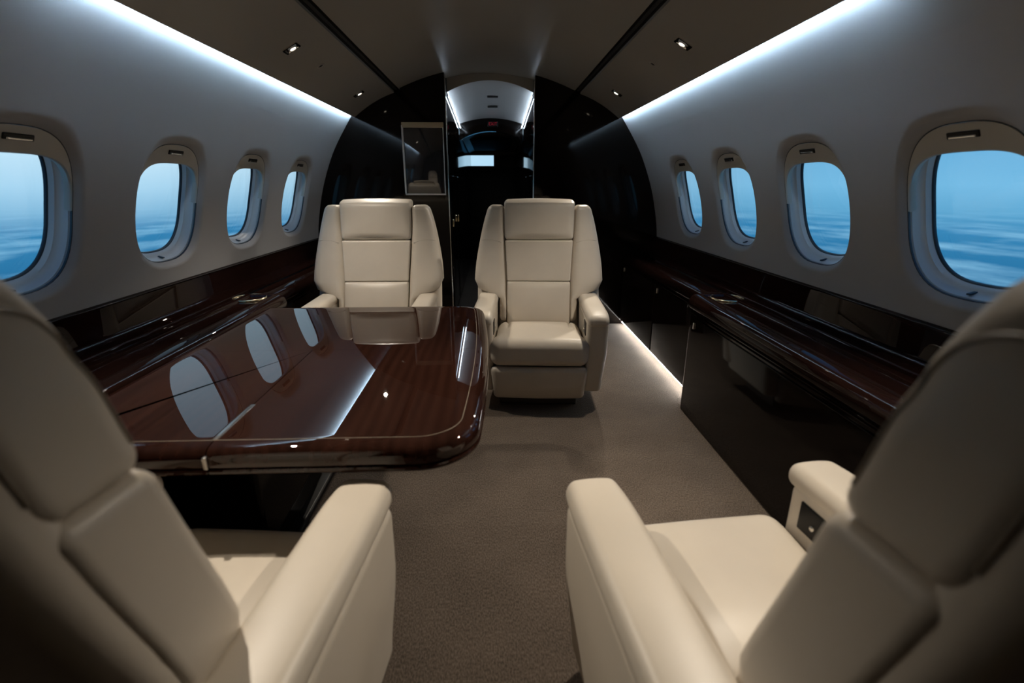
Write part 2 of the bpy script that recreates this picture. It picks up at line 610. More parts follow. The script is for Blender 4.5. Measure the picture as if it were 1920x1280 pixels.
for s, nm in ((-1, 'left'), (1, 'right')):
    pr = [(s * side_pt(i / 12)[0], side_pt(i / 12)[1]) for i in range(13)]
    o = strip('ceiling_panel_' + nm, pr, Y0, YB, 'ceil', (0, .015))
    tag(o, 'beige sloping ceiling panel above the %s light cove' % nm, kind='structure')
    pr = [(s * SLOT_O[0], SLOT_O[1] + .012), (s * (SLOT_O[0] - .002), SLOT_O[1] + .030), (s * (SLOT_I[0] + .002), SLOT_I[1] + .030), (s * SLOT_I[0], SLOT_I[1] + .012)]
    o = strip('trim_%d' % (1 if s < 0 else 2), pr, Y0, YB, 'slot', smooth=False)
    tag(o, 'dark slot running along the %s side of the ceiling' % nm, kind='structure')
    pr = [(s * (SLOT_O[0] - .012), SLOT_O[1] + .016), (s * (SLOT_O[0] - .018), SLOT_O[1] + .020), (s * (SLOT_O[0] - .024), SLOT_O[1] + .022)]
    strip('vent_blade', pr, Y0, YB, 'slot', (0, .003), parent=o, smooth=False)
    # cove lid closing the gap above the LED
    pr = [(s * .94, 1.66), (s * XW(Z_HI), 1.645), (s * XW(Z_HI), Z_HI)]
    o2 = strip('trim_%d' % (3 if s < 0 else 4), pr + [], Y0, YB, 'wall', smooth=False)
    tag(o2, 'top edge of the %s light cove' % nm, kind='structure')
    pr = [(s * .94, 1.66), (s * .93, 1.605)]
    strip('cove_back', pr, Y0, YB, 'wall', parent=o2, smooth=False)
    # LED strip hidden behind the panel edge
    led = rbox('cove_light', (.0015, (YB - .02 - 1.3) / 2, .010), .001, 'led', None, center=(s * .9485, (YB - .02 + 1.3) / 2, 1.591), seg=(1, 1, 1), k=2)
    tag(led, 'cool white LED strip glowing in the %s ceiling cove' % nm, 'light strip')

# aft closing wall behind the camera
def section(n=18):
    out = [(XW(z), z) for z in np.linspace(-.02, 1.60, n)]
    out += [(.955, 1.62)] + [side_pt(i / 8) for i in range(9)] + [SLOT_I]
    out += [(x, ceil_z(x)) for x in np.linspace(SLOT_I[0] - .05, 0, 10)]
    return [(float(a), float(b_)) for a, b_ in out]
SEC = section()
full = SEC + [(-x, z) for (x, z) in reversed(SEC[:-1])]
vv = [(x * 1.02, Y0 - d, z * 1.01) for d in (0, .03) for (x, z) in full]
n = len(full)
o = link_mesh('wall_back', vv, [tuple(range(n)), tuple(range(n, 2 * n))] + [(j, (j + 1) % n, n + (j + 1) % n, n + j) for j in range(n)], 'lacquer', smooth=False)
tag(o, 'dark lacquered bulkhead at the aft end', kind='structure')

# forward bulkhead: dark lacquer panels either side of the doorway
DL, DR = -.305, .340
wf = tag(empty('wall_front'), 'dark glossy forward bulkhead with open doorway', kind='structure')
def ceil_any(x):
    ax_ = abs(x)
    if ax_ <= SLOT_I[0]: return ceil_z(x)
    best = 0
    pts = [SLOT_I] + [side_pt(i / 12) for i in range(12, -1, -1)]
    for (x1, z1), (x2, z2) in zip(pts, pts[1:]):
        if x1 <= ax_ <= x2: return z1 + (z2 - z1) * (ax_ - x1) / (x2 - x1 + 1e-9)
    return pts[-1][1]
def bulk_panel(name, xa, xb, y0, y1, outer, mat='lacquer', zb=0.0, zt=None):
    """polygon between xa and xb under the ceiling; outer: follow the side wall beyond xb"""
    s = 1 if xb > 0 else -1
    poly = [(xa, zb)]
    if outer:
        zs = np.linspace(zb, 1.60, 22)
        poly += [(s * float(XW(z)) * 1.004, float(z)) for z in zs]
        poly += [(s * .96, 1.61)]
        poly += [(s * x, z + .004) for (x, z) in [side_pt(i / 10) for i in range(11)]]
        poly += [(s * SLOT_O[0], SLOT_O[1] + .034), (s * SLOT_I[0], SLOT_I[1] + .034)]
        xs = np.linspace(SLOT_I[0], abs(xa), 12)
        poly += [(s * float(x), ceil_z(float(x)) + .004) for x in xs]
    else:
        poly += [(xb, zb)]
        for x in np.linspace(xb, xa, 14):
            poly.append((float(x), (ceil_any(float(x)) + .004) if zt is None else zt))
    n_ = len(poly)
    vv = [(x, y, z) for y in (y0, y1) for (x, z) in poly]
    ff = [tuple(range(n_)), tuple(range(n_, 2 * n_))] + [(j, (j + 1) % n_, n_ + (j + 1) % n_, n_ + j) for j in range(n_)]
    return link_mesh(name, vv, ff, mat, wf, smooth=False)
bulk_panel('bulkhead_panel', DR, 1.3, YB, YB + .05, True)
bulk_panel('bulkhead_panel', -.62, -1.3, YB, YB + .05, True)
bulk_panel('bulkhead_panel', -.62, DL, YB - .035, YB + .05, False)
for x in (DL + .004, DR - .004):
    rbox('door_edge', (.004, .006, .905), .003, 'chrome', wf, center=(x, YB - (.036 if x < 0 else .002), .905), seg=(1, 1, 6), k=2)

# framed smoked glass panel on the bulkhead beside the doorway
fr = tag(empty('framed_mirror', (-.472, YB - .036, 1.272)), 'tall framed smoked mirror on the bulkhead left of the doorway', 'mirror')
rbox('glass', (.138, .004, .236), .002, 'mirror', fr, center=(0, -.006, 0), seg=(1, 1, 1), k=2)
rbox('frame_top', (.150, .010, .018), .003, 'tan', fr, center=(0, -.011, .236), seg=(1, 1, 1), k=2)
rbox('frame_bottom', (.150, .006, .006), .003, 'satin', fr, center=(0, -.007, -.240), seg=(1, 1, 1), k=2)
for s in (-1, 1):
    rbox('frame_side', (.006 if s < 0 else .003, .010, .236), .003, 'satin', fr, center=(s * .146, -.011, 0), seg=(1, 1, 1), k=2)

# ------------------------------------------------------------------ vestibule and flight deck beyond the doorway
for s, x, nm in ((-1, DL, 'left'), (1, DR, 'right')):
    o = rbox('wall_vestibule_' + nm, (.03, 2.1, .90), .004, 'lacquer', None, center=(x + s * .034, YB + .05 + 2.1, .90), seg=(1, 1, 1), k=2)
    tag(o, 'dark glossy side wall of the entry passage, %s' % nm, kind='structure')
    for (ya, zz, hl) in ((4.35, .62, .55), (4.95, .62, .55)):
        rbox('door_panel', (.004, .27, hl), .003, 'lacquer', o, center=(x - s * .001, ya, zz), seg=(1, 1, 1), k=2)
        rbox('latch', (.008, .010, .03), .004, 'brass', o, center=(x - s * .008, ya - .20, .80), seg=(1, 1, 1), k=2)
mid = (DL + DR) / 2; hw = (DR - DL) / 2
def vest_z(x, y):
    t = (y - 4.06) / (5.40 - 4.06)
    crown = 1.838 + (1.736 - 1.838) * t
    edge = 1.757 + (1.681 - 1.757) * t
    return crown - (crown - edge) * ((x - mid) / hw) ** 2
xs = [DL + (DR - DL) * i / 18 for i in range(19)]
ysn = [4.06 + 1.34 * i / 14 for i in range(15)]
vv = [(x, y, vest_z(x, y) + .004 * math.sin(11 * (y - 4.06)) ) for y in ysn for x in xs]
ff = [(i * 19 + j, i * 19 + j + 1, (i + 1) * 19 + j + 1, (i + 1) * 19 + j) for i in range(14) for j in range(18)]
vc = tag(link_mesh('ceiling_vestibule', vv, ff, 'satin'), 'satin silver arched ceiling beyond the doorway', kind='structure')
for yy in (4.52, 4.88):  # dark recessed light fixtures of the passage, switched off
    rbox('unlit_fixture', (.045, .035, .004), .003, 'slot', vc, center=(.035, yy, vest_z(.03, yy) - .004), seg=(1, 1, 1), k=2)
# closing strip between the cabin crown and the lower vestibule ceiling
vv = [(x, 4.06, vest_z(x, 4.06)) for x in xs] + [(x, 4.06, 1.90) for x in xs]
o = link_mesh('trim_5', vv, [(j, j + 1, 19 + j + 1, 19 + j) for j in range(18)], 'ceil', smooth=False)
tag(o, 'step between cabin and passage ceilings', kind='structure')
for s, x in ((-1, DL + .012), (1, DR - .012)):
    pth = [(x, y, vest_z(x, y) - .035) for y in ysn]
    o = tube('passage_light', pth, .0032, 'led_vest')
    tag(o, 'thin glowing light line on the %s edge of the silver passage ceiling' % ('left' if s < 0 else 'right'), 'light strip')
# header with exit sign
arch = [(x, vest_z(x, 5.40) + .05) for x in xs] + [(x, 1.617 - .085 * ((x - mid) / hw) ** 2) for x in reversed(xs)]
n = len(arch)
vv = [(x, y, z) for y in (5.40, 5.46) for (x, z) in arch]
o = link_mesh('wall_header', vv, [tuple(range(n)), tuple(range(n, 2 * n))] + [(j, (j + 1) % n, n + (j + 1) % n, n + j) for j in range(n)], 'lacquer', smooth=False)
tag(o, 'dark arched header across the passage', kind='structure')
sg = tag(empty('exit_sign', (.036, 5.392, 1.683)), 'small dim red exit sign on the arched header in the passage', 'sign')
rbox('sign_box', (.052, .006, .026), .004, 'blackplastic', sg, seg=(1, 1, 1), k=2)
cu = bpy.data.curves.new('exit_lettering', 'FONT')
cu.body = 'EXIT'; cu.size = .042; cu.align_x = 'CENTER'; cu.align_y = 'CENTER'; cu.extrude = .001
tmp = bpy.data.objects.new('tmp_text', cu); COL.objects.link(tmp)
dg = bpy.context.evaluated_depsgraph_get()
me = bpy.data.meshes.new_from_object(tmp.evaluated_get(dg))
bpy.data.objects.remove(tmp)
me.materials.clear(); me.materials.append(M['exit_red'])
tx = bpy.data.objects.new('lettering', me); COL.objects.link(tx)
tx.parent = sg; tx.rotation_euler = (math.pi / 2, 0, 0); tx.location = (0, -.0075, 0)
hv = [(x, y, z) for y in (3.955, 7.70) for (x, z) in ((-.80, -.02), (-.80, 1.98), (.80, 1.98), (.80, -.02))]  # box added so that no sky light leaks in around the passage
tag(link_mesh('wall_light_block', hv, [(0, 1, 5, 4), (1, 2, 6, 5), (2, 3, 7, 6), (0, 1, 2, 3)][:3], 'slot', smooth=False), 'dark box added around the entry passage to block sky light', kind='structure')
# corridor ceiling after the header and the flight deck end with its windscreen
xs2 = [DL + (DR - DL) * i / 12 for i in range(13)]
vv = [(x, y, 1.665 - .07 * ((x - mid) / hw) ** 2 - .03 * (y - 5.46)) for y in (5.46, 6.2, 7.6) for x in xs2]
ff = [(i * 13 + j, i * 13 + j + 1, (i + 1) * 13 + j + 1, (i + 1) * 13 + j) for i in range(2) for j in range(12)]
tag(link_mesh('ceiling_flight_deck', vv, ff, 'ceil'), 'low curved ceiling over the flight deck entry', kind='structure')
for s, x in ((-1, -.62), (1, .62)):
    o = rbox('wall_flight_deck_' + ('left' if s < 0 else 'right'), (.02, .72, .90), .004, 'lacquer', None, center=(x, 6.85 + .06, .90), seg=(1, 1, 1), k=2)
    tag(o, 'dark side of the flight deck, %s' % ('left' if s < 0 else 'right'), kind='structure')
    o = rbox('wall_flight_deck_return_' + ('left' if s < 0 else 'right'), (.15, .02, .90), .004, 'lacquer', None, center=(s * .49 + .018, 6.17, .90), seg=(1, 1, 1), k=2)
    tag(o, 'dark return wall by the flight deck, %s' % ('left' if s < 0 else 'right'), kind='structure')
o = link_mesh('ceiling_flight_deck_outer', [(-.66, 6.15, 1.60), (.66, 6.15, 1.60), (.66, 7.62, 1.56), (-.66, 7.62, 1.56)], [(0, 1, 2, 3)], 'slot', smooth=False)
tag(o, 'dark flight deck ceiling', kind='structure')
fe = tag(empty('wall_flight_deck_end'), 'dark flight deck end with bright windscreen', kind='structure')
YE = 7.60
wins = [(-.345, .045, 1.36, 1.505), (-.44, -.375, 1.37, 1.49)]
def blk(x0, x1, z0, z1):
    rbox('panel', ((x1 - x0) / 2, .02, (z1 - z0) / 2), .004, 'blackplastic', fe, center=((x0 + x1) / 2, YE, (z0 + z1) / 2), seg=(1, 1, 1), k=2)
blk(-.66, .66, 0, 1.36); blk(-.66, .66, 1.505, 1.70); blk(-.66, -.44, 1.355, 1.51); blk(-.375, -.345, 1.355, 1.51); blk(.045, .66, 1.355, 1.51)
for (x0, x1, z0, z1) in wins:
    rbox('windscreen_pane', ((x1 - x0) / 2, .004, (z1 - z0) / 2), .002, 'glass', fe, center=((x0 + x1) / 2, YE, (z0 + z1) / 2), seg=(1, 1, 1), k=2)

# ------------------------------------------------------------------ sloping wood dado along both walls
for s, nm in ((-1, 'left'), (1, 'right')):
    pr = [(s * 1.196, .585), (s * 1.198, .597), (s * 1.202, .600), (s * 1.285, .600), (s * 1.293, .603), (s * 1.297, .610), (s * 1.299, .700), (s * 1.302, .7055), (s * 1.308, .709), (s * 1.322, .712), (s * 1.33, .70), (s * 1.33, .60)]
    o = strip('trim_%d' % (6 if s < 0 else 7), pr, Y0, YB, 'wood', smooth=True)
    tag(o, 'glossy dark wood dado below the %s windows' % nm, kind='structure')
    tube('edge_bead', [(s * 1.301, Y0, .7055), (s * 1.301, YB, .7055)], .003, 'lacquer', o)

# ------------------------------------------------------------------ side cabinets with ledge tops and cup holders
NOSE = [(.020, .525), (.014, .530), (.006, .536), (.001, .546), (.000, .560), (.002, .574), (.009, .587), (.020, .595), (.032, .5985), (.055, .600), (.062, .599), (.066, .594), (.068, .590)]
def cut_hole(o, x, y, r, z0, z1):
    bm2 = bmesh.new()
    bmesh.ops.create_cone(bm2, cap_ends=True, segments=40, radius1=r, radius2=r, depth=z1 - z0, matrix=Matrix.Translation((x, y, (z0 + z1) / 2)))
    me2 = bpy.data.meshes.new('cutter'); bm2.to_mesh(me2); bm2.free()
    c2 = bpy.data.objects.new('cutter', me2); COL.objects.link(c2)
    md = o.modifiers.new('hole', 'BOOLEAN'); md.object = c2; md.operation = 'DIFFERENCE'; md.solver = 'EXACT'
    dg_ = bpy.context.evaluated_depsgraph_get()
    nm_ = bpy.data.meshes.new_from_object(o.evaluated_get(dg_))
    o.modifiers.clear(); old = o.data; o.data = nm_
    bpy.data.objects.remove(c2); bpy.data.meshes.remove(me2); bpy.data.meshes.remove(old)
    sharp(o, 30)

def cup_holder(parent, x, y, z, r=.070):
    c = lathe('cup_holder', [(r - .003, z - .05), (r - .003, z + .001), (r - .001, z + .006), (r + .003, z + .008), (r + .007, z + .006), (r + .008, z)], 'brass', parent, (x, y, 0))
    lathe('cup_base', [(.0005, z - .048), (r - .004, z - .048)], 'lacquer', c, (0, 0, 0))
    lathe('inner_ring', [(r - .004, z - .022), (r - .010, z - .021), (r - .010, z - .024), (r - .004, z - .025)], 'chrome', c)
    return c

def ledge_unit(name, s, y0, y1, x0, label, zoff=0.0, cup=None, r_far=.07, panels=(), led=False, toe=.0):
    root = empty(name, (s * x0, (y0 + y1) / 2, 0))
    off = Vector(root.location)
    x1 = 1.196
    if s > 0:
        ol = round_rect(x0, y0, x1, y1, (.0, .0, .0, r_far))
    else:
        ol = round_rect(-x1, y0, -x0, y1, (.0, .0, r_far, .0))
    # drop duplicate straight points and densify nothing: n-gon caps are fine for flat tops
    v_, f_ = slab_geo(ol, [(d, z + zoff) for d, z in NOSE])
    v_ = [(a - off.x, b_ - off.y, c_) for a, b_, c_ in v_]
    top = sharp(link_mesh('ledge_top', v_, f_, 'wood', root), 30)
    body_ol = inset_loop(ol, .016)
    v_, f_ = slab_geo(body_ol, [(.03, toe), (.004, toe), (0, toe + .006), (0, .522 + zoff), (.004, .526 + zoff), (.01, .527 + zoff)])
    v_ = [(a - off.x, b_ - off.y, c_) for a, b_, c_ in v_]
    sharp(link_mesh('body', v_, f_, 'lacquer', root), 30)
    if toe:
        rbox('plinth', (.05, (y1 - y0) / 2 - .01, toe / 2 + .002), .002, 'blackplastic', root, center=(s * (.11), 0, toe / 2), seg=(1, 1, 1), k=2)
    for (ya, yb) in panels:
        p = rbox('door', (.004, (yb - ya) / 2, .225), .003, 'lacquer', root, center=(s * .0145, (ya + yb) / 2 - off.y, .275), seg=(1, 1, 1), k=3)
        rbox('latch', (.004, .006, .016), .003, 'chrome', p, center=(s * .009, yb - off.y - .03, .462), seg=(1, 1, 1), k=2)
    tube('reveal_bead', [(s * .013, y0 - off.y + .02, .514 + zoff), (s * .013, y1 - off.y - r_far, .514 + zoff)], .002, 'wood', root)
    if cup:
        cxx, cyy = s * cup[0] - off.x, cup[1] - off.y
        cut_hole(top, cxx, cyy, .068, .45, .65)
        cup_holder(root, cxx, cyy, .5905 + zoff)
    tag(root, label, 'cabinet', 'side cabinets with ledge tops')
    return root
ledge_unit('side_cabinet', 1, Y0 + .01, 2.335, .966, 'dark lacquered cabinet with ledge and cup ring beside the right near seat', cup=(1.122, 2.215), panels=((.35, 2.24),))
ledge_unit('side_cabinet', -1, Y0 + .01, 2.40, .966, 'dark wood cabinet with ledge and gold cup ring behind the table', cup=(1.118, 2.30), panels=((.35, 2.28),))
ledge_unit('side_cabinet', 1, 2.337, YB - .005, 1.050, 'recessed black cabinet beside the right far seat with glowing base', zoff=-.012, panels=((2.36, 3.05), (3.07, 3.86)), r_far=.0, toe=.035)
ledge_unit('side_cabinet', -1, 2.402, YB - .005, 1.050, 'recessed dark cabinet beside the left far seat', zoff=-.012, panels=((2.42, 3.12), (3.14, 3.86)), r_far=.0, toe=.035)
o = rbox('floor_light', (.004, .76, .006), .002, 'led_floor', None, center=(1.084, 3.12, .027), seg=(1, 1, 1), k=2)
tag(o, 'white LED strip along the floor under the right recessed cabinet', 'light strip')

# ------------------------------------------------------------------ folding table
TZ = .60
def table_outline():
    pts = []
    xl, y0, y1 = -.955, .880, 2.100
    def xr(y): return -.012 + .022 * (1 - ((y - 1.45) / .55) ** 2)
    pts.append((xl, y0 + .02))
    pts.append((xl + .02, y0))
    for i in range(1, 12): pts.append((xl + .02 + (-.165 - xl - .02) * i / 12, y0 - .0))
    # near right corner
    r = .135
    cx_, cy_ = xr(y0 + r) - r, y0 + r
    for i in range(13):
        a = -math.pi / 2 + math.pi / 2 * i / 12
        pts.append((cx_ + r * math.cos(a), cy_ + r * math.sin(a)))
    for i in range(1, 16):
        y = y0 + r + (y1 - y0 - r - .10) * i / 16
        pts.append((xr(y), y))
    r2 = .10
    cx_, cy_ = xr(y1 - r2) - r2, y1 - r2
    for i in range(11):
        a = math.pi / 2 * i / 10
        pts.append((cx_ + r2 * math.cos(a), cy_ + r2 * math.sin(a)))
    pts.append((xl, y1))
    return pts
TO = table_outline()
TRINGS = [(.05, .536), (.018, .537), (.006, .540), (.001, .545), (.0, .550), (.002, .5535), (.007, .555), (.007, .5575), (.002, .559), (.0, .566), (.0, .576), (.002, .585), (.007, .592), (.014, .5965), (.024, .599), (.034, .600), (.055, .600)]
tb = tag(empty('folding_table', (-.5, 1.47, 0)), 'glossy dark mahogany folding table between the left seats', 'table')
tv, tf = slab_geo(TO, TRINGS)
def table_piece(name, cuts):
    bm2 = bmesh.new()
    vs = [bm2.verts.new(p) for p in tv]
    for q in tf:
        try: bm2.faces.new([vs[i] for i in q])
        except ValueError: pass
    for (co, no) in cuts:
        g = bm2.verts[:] + bm2.edges[:] + bm2.faces[:]
        r_ = bmesh.ops.bisect_plane(bm2, geom=g, plane_co=co, plane_no=no, clear_outer=True, dist=1e-6)
        ed = [e for e in r_['geom_cut'] if isinstance(e, bmesh.types.BMEdge)]
        bmesh.ops.contextual_create(bm2, geom=ed)
    bmesh.ops.recalc_face_normals(bm2, faces=bm2.faces)
    bmesh.ops.translate(bm2, verts=bm2.verts, vec=(.5, -1.47, 0))
    me2 = bpy.data.meshes.new(name); bm2.to_mesh(me2); bm2.free()
    for p in me2.polygons: p.use_smooth = True
    me2.materials.append(M['table'])
    o_ = bpy.data.objects.new(name, me2); COL.objects.link(o_); o_.parent = tb
    sharp(o_, 28)
    return o_
SY, SX = 1.497, -.548
table_piece('table_leaf', [((0, SY + .0003, 0), (0, -1, 0))])
table_piece('table_leaf', [((0, SY - .0003, 0), (0, 1, 0)), ((SX + .0012, 0, 0), (-1, 0, 0))])
table_piece('table_leaf', [((0, SY - .0003, 0), (0, 1, 0)), ((SX - .0012, 0, 0), (1, 0, 0))])
inl = [(x + .5, y - 1.47, TZ + .0002) for (x, y) in inset_loop(TO, .040)[2:-1]]
tube('inlay', inl, .0008, 'piping', tb, 6)
rbox('hinge', (.006, .085, .003), .0015, 'satin_dark', tb, center=(SX + .5, 1.008 - 1.47, TZ - .0022), seg=(1, 8, 1), k=2)
rbox('hinge_knuckle', (.005, .006, .014), .003, 'satin_dark', tb, center=(SX + .5, .8795 - 1.47, .572), seg=(1, 1, 1), k=2)
rbox('pedestal', (.13, .24, .262), .02, 'lacquer', tb, center=(-.28, .0, .264), seg=(2, 2, 2))
rbox('pedestal_rail', (.30, .05, .02), .01, 'blackplastic', tb, center=(-.02, .0, .508), seg=(2, 2, 2))
rbox('pedestal_foot', (.17, .30, .012), .01, 'blackplastic', tb, center=(-.28, 0, .012), seg=(2, 2, 2))

# ------------------------------------------------------------------ seats (local +y is the way the seat faces)
YF0 = lerp_table([(.30, -.150), (.42, -.178), (.52, -.212), (.66, -.262), (.83, -.315), (.93, -.336), (1.03, -.347)])
def make_seat(loc, rz, hg, aw, wing_tab, pad_tab, z_seam, label, z_arm=.515, near=False, shift=0.0):
    root = empty('passenger_seat', loc, rz)
    tag(root, label, 'seat', 'cream leather passenger seats')
    WF = lerp_table(wing_tab); PF = lerp_table(pad_tab)
    YF = lambda z: YF0(z) + shift
    L = 'leather'
    # pedestal, seat frame, leg rest
    rbox('base', (hg - .02, .155, .043), .012, 'pedestal', root, center=(0, -.035, .043), seg=(3, 3, 1))
    rbox('seat_frame', (hg - .006, .19, .075), .015, L, root, center=(0, -.03, .165), seg=(3, 3, 2))
    def wleg(x, y, z):
        return (x * (1 + .05 * sstep(.12, .24, z)), y + .010 * (1 - (x / hg) ** 2) - .03 * (1 - sstep(.06, .16, z)), z)
    rbox('leg_rest', (hg + .006, .028, .088), .024, L, root, center=(0, .208, .158), seg=(10, 2, 6), warp=wleg)
    # seat cushion with stitched channels
    gx = hg * .74
    def wseat(x, y, z):
        top = sstep(.30, .375, z)
        crown = .014 * (1 - (x / (hg + .03)) ** 2) * (1 - (y / .26) ** 2)
        groove = -.012 * math.exp(-((abs(x) - gx) / .007) ** 2) * (1 - sstep(-.03, .06, y))
        widen = 1 + .10 * sstep(.09, .19, y) * (1 if not near else .4)
        drop = -.020 * sstep(-.02, -.22, y)
        return (x * widen, y, z + top * (crown + groove + drop))
    rbox('seat_cushion', (hg - .002, .205, .068), .045, L, root, center=(0, .040, .318), seg=(60, 22, 3), k=6, warp=wseat)
    # arms
    for s in (-1, 1):
        xc = s * (hg + aw / 2 + .002)
        def warm(x, y, z, xc=xc):
            t = sstep(.36, .09, z)
            return (xc + (x - xc) * (1 - .12 * t) - s * .012 * t, y - (.020 * t if y > 0 else -.03 * t), z)
        pan = rbox('arm_panel', (aw / 2 - .004, .245, .190), .024, L, root, center=(xc, -.035, .292), seg=(3, 8, 8), warp=warm)
        def wpad(x, y, z, xc=xc):
            e = sstep(.10, .235, y)
            bul = .006 * (1 - ((x - xc) / (aw / 2)) ** 2)
            return (xc + (x - xc) * (1 - .10 * e * e), y, z + (bul if z > z_arm - .03 else 0) - (.004 if near else .012) * e * e)
        pad = rbox('armrest', (aw / 2, .264, .026), .025, L, root, center=(xc, -.030, z_arm - .026), seg=(6, 14, 2), k=6, warp=wpad)
        for s2 in (-1, 1):
            pth = [wpad(xc + s2 * (aw / 2 - .0085), -.26 + .48 * i / 20, z_arm - .0085) for i in range(20)]
            tube('piping', pth, .0014, 'leather_dim', pad, 6)
        # control panel on the inner face of the arm
        xin = xc - s * (aw / 2 - .004)
        rbox('control_panel', (.003, .038, .033), .003, 'blackplastic', pan, center=(xin - s * .001, .125, .425), seg=(1, 2, 2), k=3)
        bt = lathe('control_knob', [(.0005, .005), (.005, .005), (.0065, .003), (.0065, 0)], 'chrome', pan, (xin - s * .003, .120, .420), 16)
        bt.rotation_euler = (0, -s * math.pi / 2, 0)
    # centre cushions
    zt, zl, zb = (1.078 if near else 1.026), .586, .352
    zw = 1.060 if near else .992
    def pad_part(name, z0, z1, r, th, puff, proud):
        hz = (z1 - z0) / 2; zc = (z0 + z1) / 2
        def w(x, y, z):
            f_ = PF(z)
            u = x / .2
            yy = YF(z) + proud + y
            if y > 0: yy += puff * (1 - u * u) * (1 - ((z - zc) / hz) ** 2)
            return (u * f_, yy - .03 * sstep(1.0, 1.03, z), z - .006 * u * u * sstep(.95, 1.02, z))
        return rbox(name, (.2, th / 2, hz), r, L, root, center=(0, -th / 2, zc), seg=(14, 2, 8), k=5, warp=w)
    pad_part('headrest', z_seam - .012, zt, .020, .11, .012, .012)
    pad_part('back_cushion', zl + .001, z_seam - .013, .009, .09, .010, .008)
    pad_part('lumbar_cushion', zb, zl, .012, .09, .012, .011)
    # side wings, split at the headrest seam
    for s in (-1, 1):
        def wing(name, z0, z1, r, z_side):
            hz = (z1 - z0) / 2; zc = (z0 + z1) / 2
            def w(x, y, z):
                u = x / .1                     # 0 inner .. 1 outer
                xi = PF(z) + .0015
                xo = WF(z)
                back = .030 * u * u if not near else .012 * u * u
                arch = .034 * ((y + .056) / .056) ** 2 * sstep(zw - .15, zw, z) if near else 0
                u = max(u, 0.0)
                return (s * (xi + (xo - xi) * u), YF(z) + .004 + y - back, z - arch - (.044 * u ** 1.5 * sstep(zw - .15, zw, z) if near else 0))
            return rbox(name, (.05, .056, hz), r, L, root, center=(.05, -.056, zc), seg=(6, 4, 12), k=5, warp=w)
        if near:
            up = wing('upper_wing', z_seam - .012, zw, .026, .95)
            wing('lower_wing', .37, z_seam - .0125, .020, .6)
        else:
            up = wing('side_wing', .37, zw, .028, .95)
            zz = z_seam - .018
            pth = []
            for i in range(13):
                u = .12 + .80 * i / 12
                z2 = zz + .012 * math.sin(math.pi * u) - .014 * (1 - u)
                pth.append((s * (PF(z2) + (WF(z2) - PF(z2)) * u), YF(z2) + .0036 - .030 * u * u, z2))
            tube('seam', pth, .0012, 'leather_dim', up, 5)
            continue
        # piping around the outer face of the upper wing
        R_, q = .026, .0076
        loc = []
        yf_, yb_ = -R_, -.112 + R_
        ri = R_ - q + .001
        for i in range(6): loc.append((-q, z_seam + .02 + (zw - R_ - z_seam - .02) * i / 6))
        for i in range(9):
            a = math.pi / 2 * i / 8
            loc.append((yf_ + ri * math.cos(a), zw - R_ + ri * math.sin(a)))
        for i in range(1, 6): loc.append((yf_ + (yb_ - yf_) * i / 6, zw - R_ + ri))
        for i in range(9):
            a = math.pi / 2 + math.pi / 2 * i / 8
            loc.append((yb_ + ri * math.cos(a), zw - R_ + ri * math.sin(a)))
        for i in range(1, 7): loc.append((-.112 + q, zw - R_ + (z_seam + .02 - zw + R_) * i / 6))
        pth = []
        for (yl, zz) in loc:
            u = 1 - q / .1
            top = sstep(zw - .15, zw, zz)
            arch = .034 * ((yl + .056) / .056) ** 2 * top + .044 * u ** 1.5 * top
            xo = PF(zz) + .0015 + (WF(zz) - PF(zz) - .0015) * u
            pth.append((s * (xo + .0005), YF(zz) + .004 + yl - .012 * u * u, zz - arch))
        tube('piping', pth, .0022, 'piping', up, 6)
    # shell closing the back
    def wsh(x, y, z):
        u = x / .2
        return (u * (WF(max(z, .56)) - .006), YF(z) - .086 + y + (.02 * (1 - u * u) if y < -.03 else 0) * -1, z)
    rbox('back_shell', (.2, .032, .415), .028, L, root, center=(0, -.032, .560), seg=(12, 2, 16), k=4, warp=wsh)
    return root

FAR_W = [(.34, .216), (.49, .222), (.535, .335), (.58, .362), (.65, .358), (.80, .335), (.93, .305), (.97, .292), (1.0, .283)]
FAR_P = [(.30, .172), (.45, .174), (.58, .176), (.75, .186), (.90, .195), (1.03, .196)]
NEAR_W = [(.34, .185), (.50, .190), (.56, .216), (.66, .226), (.80, .228), (.93, .220), (1.0, .212)]
NEAR_P = [(.30, .130), (.58, .134), (.75, .140), (1.03, .145)]
make_seat((.262, 2.47, 0), math.pi - math.radians(4), .222, .112, FAR_W, FAR_P, .818, 'cream leather seat facing us at the end of the aisle, right of the table')
make_seat((-.622, 2.49, 0), math.pi, .220, .106, FAR_W, FAR_P, .818, 'cream leather seat facing us across the far edge of the table')
make_seat((.504, .690, 0), math.radians(5.5), .190, .124, NEAR_W, NEAR_P, .850, 'cream leather seat in the right foreground, seen from behind', near=True)
make_seat((-.506, .690, 0), -math.radians(5.5), .184, .124, NEAR_W, NEAR_P, .850, 'cream leather seat in the left foreground, seen from behind at the table', near=True, shift=.090, z_arm=.524)

